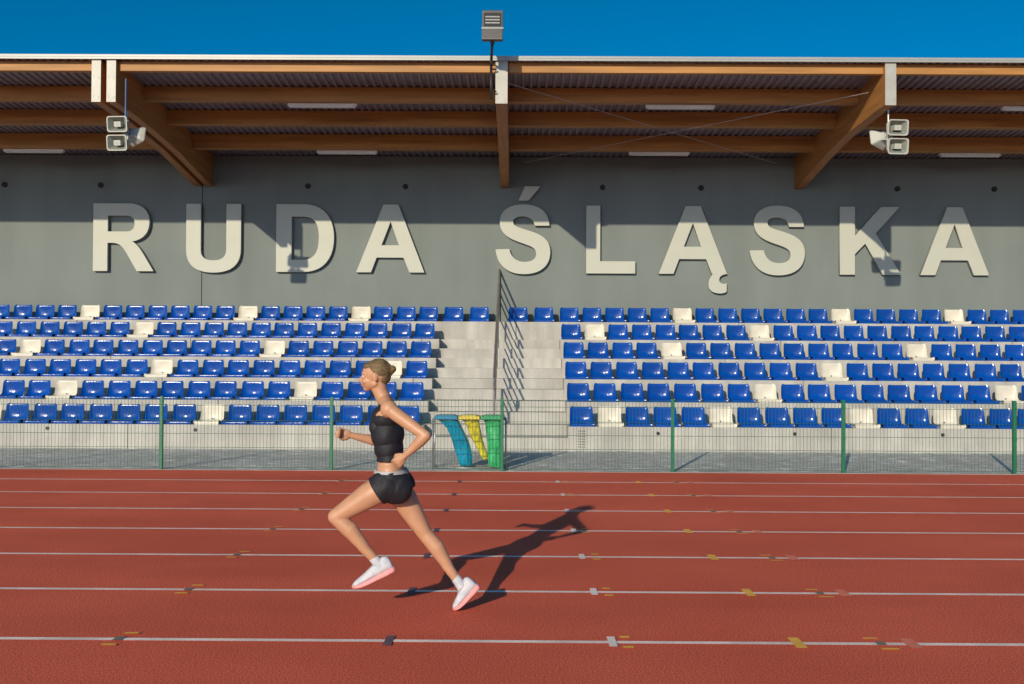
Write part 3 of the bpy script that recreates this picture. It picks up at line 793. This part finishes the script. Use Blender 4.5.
def owner(co):
    best = None; bd = 9
    for grp, pr in (('t', torso), ('a', arms), ('l', legs), ('h', head)):
        for p in pr:
            if p[0] == 'e':
                d = co-V(p[1]); rr = V((d.x/p[2][0], d.y/p[2][1], d.z/p[2][2])).length; dd = (rr-1)*min(p[2])
            else:
                a, b = V(p[1]), V(p[2]); q = max(0, min(1, (co-a).dot(b-a)/(b-a).length_squared)); dd = (co-(a+(b-a)*q)).length-(p[3]+(p[4]-p[3])*q)
            if dd < bd: bd = dd; best = grp
    return best
def garment(name, test, off, m, parent=runner, jitter=0, cuts=()):
    """closed shell of cloth over the tested region of the body, hems snapped to the cut planes"""
    bm = bmesh.new(); bm.from_mesh(body_me); bm.normal_update()
    nrm = {v: v.normal.copy() for v in bm.verts}
    keep = {f for f in bm.faces if test(f.calc_center_median())}
    bmesh.ops.delete(bm, geom=[f for f in bm.faces if f not in keep], context='FACES')
    # keep only the largest piece
    todo = set(bm.faces); parts_ = []
    while todo:
        st = [todo.pop()]; grp = []
        while st:
            f = st.pop(); grp.append(f)
            for e in f.edges:
                for g in e.link_faces:
                    if g in todo: todo.discard(g); st.append(g)
        parts_.append(grp)
    big = max(len(p) for p in parts_)
    dele = [f for p in parts_ if len(p) < big*.2 for f in p]
    if dele: bmesh.ops.delete(bm, geom=dele, context='FACES')
    bnd = [v for v in bm.verts if v.is_boundary]
    for v in bnd:
        best = None
        for co, no in cuts:
            n_ = V(no).normalized(); d = (v.co-V(co)).dot(n_)
            if abs(d) < .010 and (best is None or abs(d) < abs(best[0])): best = (d, n_)
        if best:
            t_ = best[1]-nrm[v]*best[1].dot(nrm[v]); k = t_.dot(best[1])
            v.co -= (t_/k if k > .3 else best[1])*best[0]
    for _ in range(4):
        new = {}
        for v in bnd:
            nb_ = [e.other_vert(v).co for e in v.link_edges if e.is_boundary]
            if len(nb_) == 2: new[v] = v.co*.5+(nb_[0]+nb_[1])*.25
        for v, c in new.items(): v.co = c
    bm.verts.index_update(); vs = list(bm.verts)
    outer = []; inner = []
    for v in vs:
        wv = jitter*(math.sin(v.co.z*60+v.co.y*35)+math.sin(v.co.x*80-v.co.z*40))*.5
        outer.append(v.co+nrm[v]*(off+wv)); inner.append(v.co+nrm[v]*.0012)
    n = len(vs); F = [tuple(v.index for v in f.verts) for f in bm.faces]
    F2 = F+[tuple(k+n for k in reversed(f)) for f in F]
    for e in bm.edges:
        if e.is_boundary:
            l_ = e.link_loops[0]; a = l_.vert.index; b = l_.link_loop_next.vert.index
            F2.append((b, a, a+n, b+n))
    bm.free()
    me = bpy.data.meshes.new(name); me.from_pydata([tuple(c) for c in outer+inner], [], F2); me.materials.append(m)
    for p in me.polygons: p.use_smooth = True
    return link(name, me, parent)
def is_top(c):
    if not (.985 < c.z < 1.352 and -1.0 < c.x < -.66 and 6.14 < c.y < 6.54): return False
    ow = owner(c)
    if ow == 'h': return False
    if ow == 'a': return abs(c.y-6.34) < .135 and c.z < 1.30 and c.x < -.70
    if c.z > 1.28: return .055 < abs(c.y-6.34) < .115
    return True
def is_shorts(c):
    if not (.70 < c.z < .922 and -1.03 < c.x < -.62): return False
    ow = owner(c)
    if ow in ('a', 'h') : return False
    # stop a short way down each thigh
    for hp, kn in ((hipL, knL), (hipR, knR)):
        if (c.y-6.34)*(hp.y-6.34) > 0:
            q = (c-hp).dot(kn-hp)/(kn-hp).length_squared
            return q < .20
    return True
top = garment('crop_top', is_top, .007, M_black, jitter=.002, cuts=[((0, 0, .985), (0, 0, 1)), ((0, 0, 1.352), (0, 0, 1)), ((0, 6.285, 0), (0, 1, 0)), ((0, 6.395, 0), (0, 1, 0)), ((0, 6.225, 0), (0, 1, 0)), ((0, 6.455, 0), (0, 1, 0))])
shorts = garment('shorts', is_shorts, .012, M_black, jitter=.004, cuts=[((0, 0, .922), (0, 0, 1)), (hipL+(knL-hipL)*.20, knL-hipL), (hipR+(knR-hipR)*.20, knR-hipR)])
# waistband trim
garment('waistband', lambda c: .905 < c.z < .93 and owner(c) == 't' and 6.1 < c.y < 6.6, .015, M_trim, parent=shorts, cuts=[((0, 0, .905), (0, 0, 1)), ((0, 0, .93), (0, 0, 1))])
# hair: cap and low bun
hp_ = [('e', H_(.024, 0, .030), (.086, .0775, .078), hq), ('e', H_(-.030, 0, .062), (.042, .058, .032), hq), ('e', H_(.050, 0, -.005), (.052, .060, .062), hq), ('e', H_(.112, 0, .030), (.028, .028, .027), hq), ('e', H_(.098, 0, .012), (.024, .022, .022), hq)]
hm = fused('hair', hp_, .006, 3)
bm = bmesh.new(); bm.from_mesh(hm)
def face_zone(v):
    l = hq.inverted() @ (v-hc); return l
for v in bm.verts:
    l = face_zone(v.co)
    v.co += (v.co-hc).normalized()*(.0012*math.sin(l.z*420+l.y*90+l.x*60))
    if l.x < -.062 and l.z < .055: v.co += hq @ V((.035, 0, .015))
bm.to_mesh(hm); bm.free(); hm.materials.clear(); hm.materials.append(M_hair)
link('hair', hm, runner)
for s in (-1, 1):
    t = MB(); c = H_(-.0705, s*.029, .004)
    rings = [[(c.x+.010*math.cos(R(a)), c.y+.0115*math.sin(R(a))*math.cos(2*math.pi*k/12), c.z+.0062*math.sin(R(a))*math.sin(2*math.pi*k/12)) for k in range(12)] for a in (4, 30, 60, 90, 120, 150, 176)]
    e_ = t.loft(rings).build('eye', M_eye, runner, smooth=True)
    MB().tube((c.x-.0088, c.y, c.z), (c.x-.0104, c.y, c.z), .0046, 12, r2=.0036).build('iris', M_iris, e_)
    MB().tube(H_(-.086, s*.012, .021), H_(-.074, s*.045, .020), .0035, 6).build('eyebrow', M_hair, runner)
MB().path([H_(-.0915, -.016, -.0535), H_(-.0935, 0, -.0515), H_(-.0915, .016, -.0535)], .0048, 8).build('mouth', M_lip, runner, smooth=True)
# shoes
def shoe(he, to, an, lab=None):
    f = (to-he).normalized(); up = (an-(he+to)/2); up = (up-f*up.dot(f)).normalized(); s = f.cross(up).normalized()
    L_ = (to-he).length+.035; org = he-f*.022-up*.008
    def ring(x, w, z0_, z1_, n=20, pw=.8, shift=0):
        r = []
        for k in range(n):
            a = 2*math.pi*k/n; c, q = math.cos(a), math.sin(a)
            yy = math.copysign(abs(c)**pw, c)*w*(1 if q < 0 else .9-.15*abs(q)); zz = (z0_+z1_)/2+math.copysign(abs(q)**pw, q)*(z1_-z0_)/2
            r.append(org+f*(x*L_)+s*(yy+shift)+up*zz)
        return r
    up_ = [(0.0, .022, .004, .055), (.03, .032, .0, .082), (.12, .036, .0, .094), (.25, .037, .0, .088), (.38, .038, .0, .075), (.52, .043, .0, .062), (.68, .047, .0, .050), (.82, .045, .0, .041), (.93, .034, .002, .032), (1.0, .014, .006, .022)]
    sh = MB().loft([ring(*a) for a in up_]).build('shoe', M_shoe, runner, smooth=True)
    so_ = [(-.02, .022, -.020, .010), (.03, .036, -.026, .012), (.2, .040, -.028, .012), (.45, .040, -.026, .010), (.65, .049, -.024, .008), (.82, .047, -.020, .009), (.95, .034, -.012, .012), (1.03, .014, -.002, .016)]
    MB().loft([ring(*a, pw=.55) for a in so_]).build('sole', M_sole, sh, smooth=True)
    t = MB()
    for x in (.36, .43, .50, .57): 
        zt_ = .078-(x-.36)*.09
        t.tube(org+f*(x*L_)+s*.018+up*zt_, org+f*(x*L_)-s*.018+up*zt_, .003, 6)
    t.build('lace', M_letter, sh)
    # sock
    MB().loft([[an+(an-he).normalized()*.0+(kn_ - an)*q+(s*math.cos(2*math.pi*k/16)+f*math.sin(2*math.pi*k/16))*rr for k in range(16)] for q, rr in ((-.10, .036), (.0, .034), (.07, .033), (.10, .033))], cap=False).build('sock', M_shoe, sh, smooth=True)
kn_ = knL; shoe(heelL, toeL, anL)
kn_ = knR; shoe(heelR+V((0, 0, .012)), toeR+V((0, 0, .030)), anR)
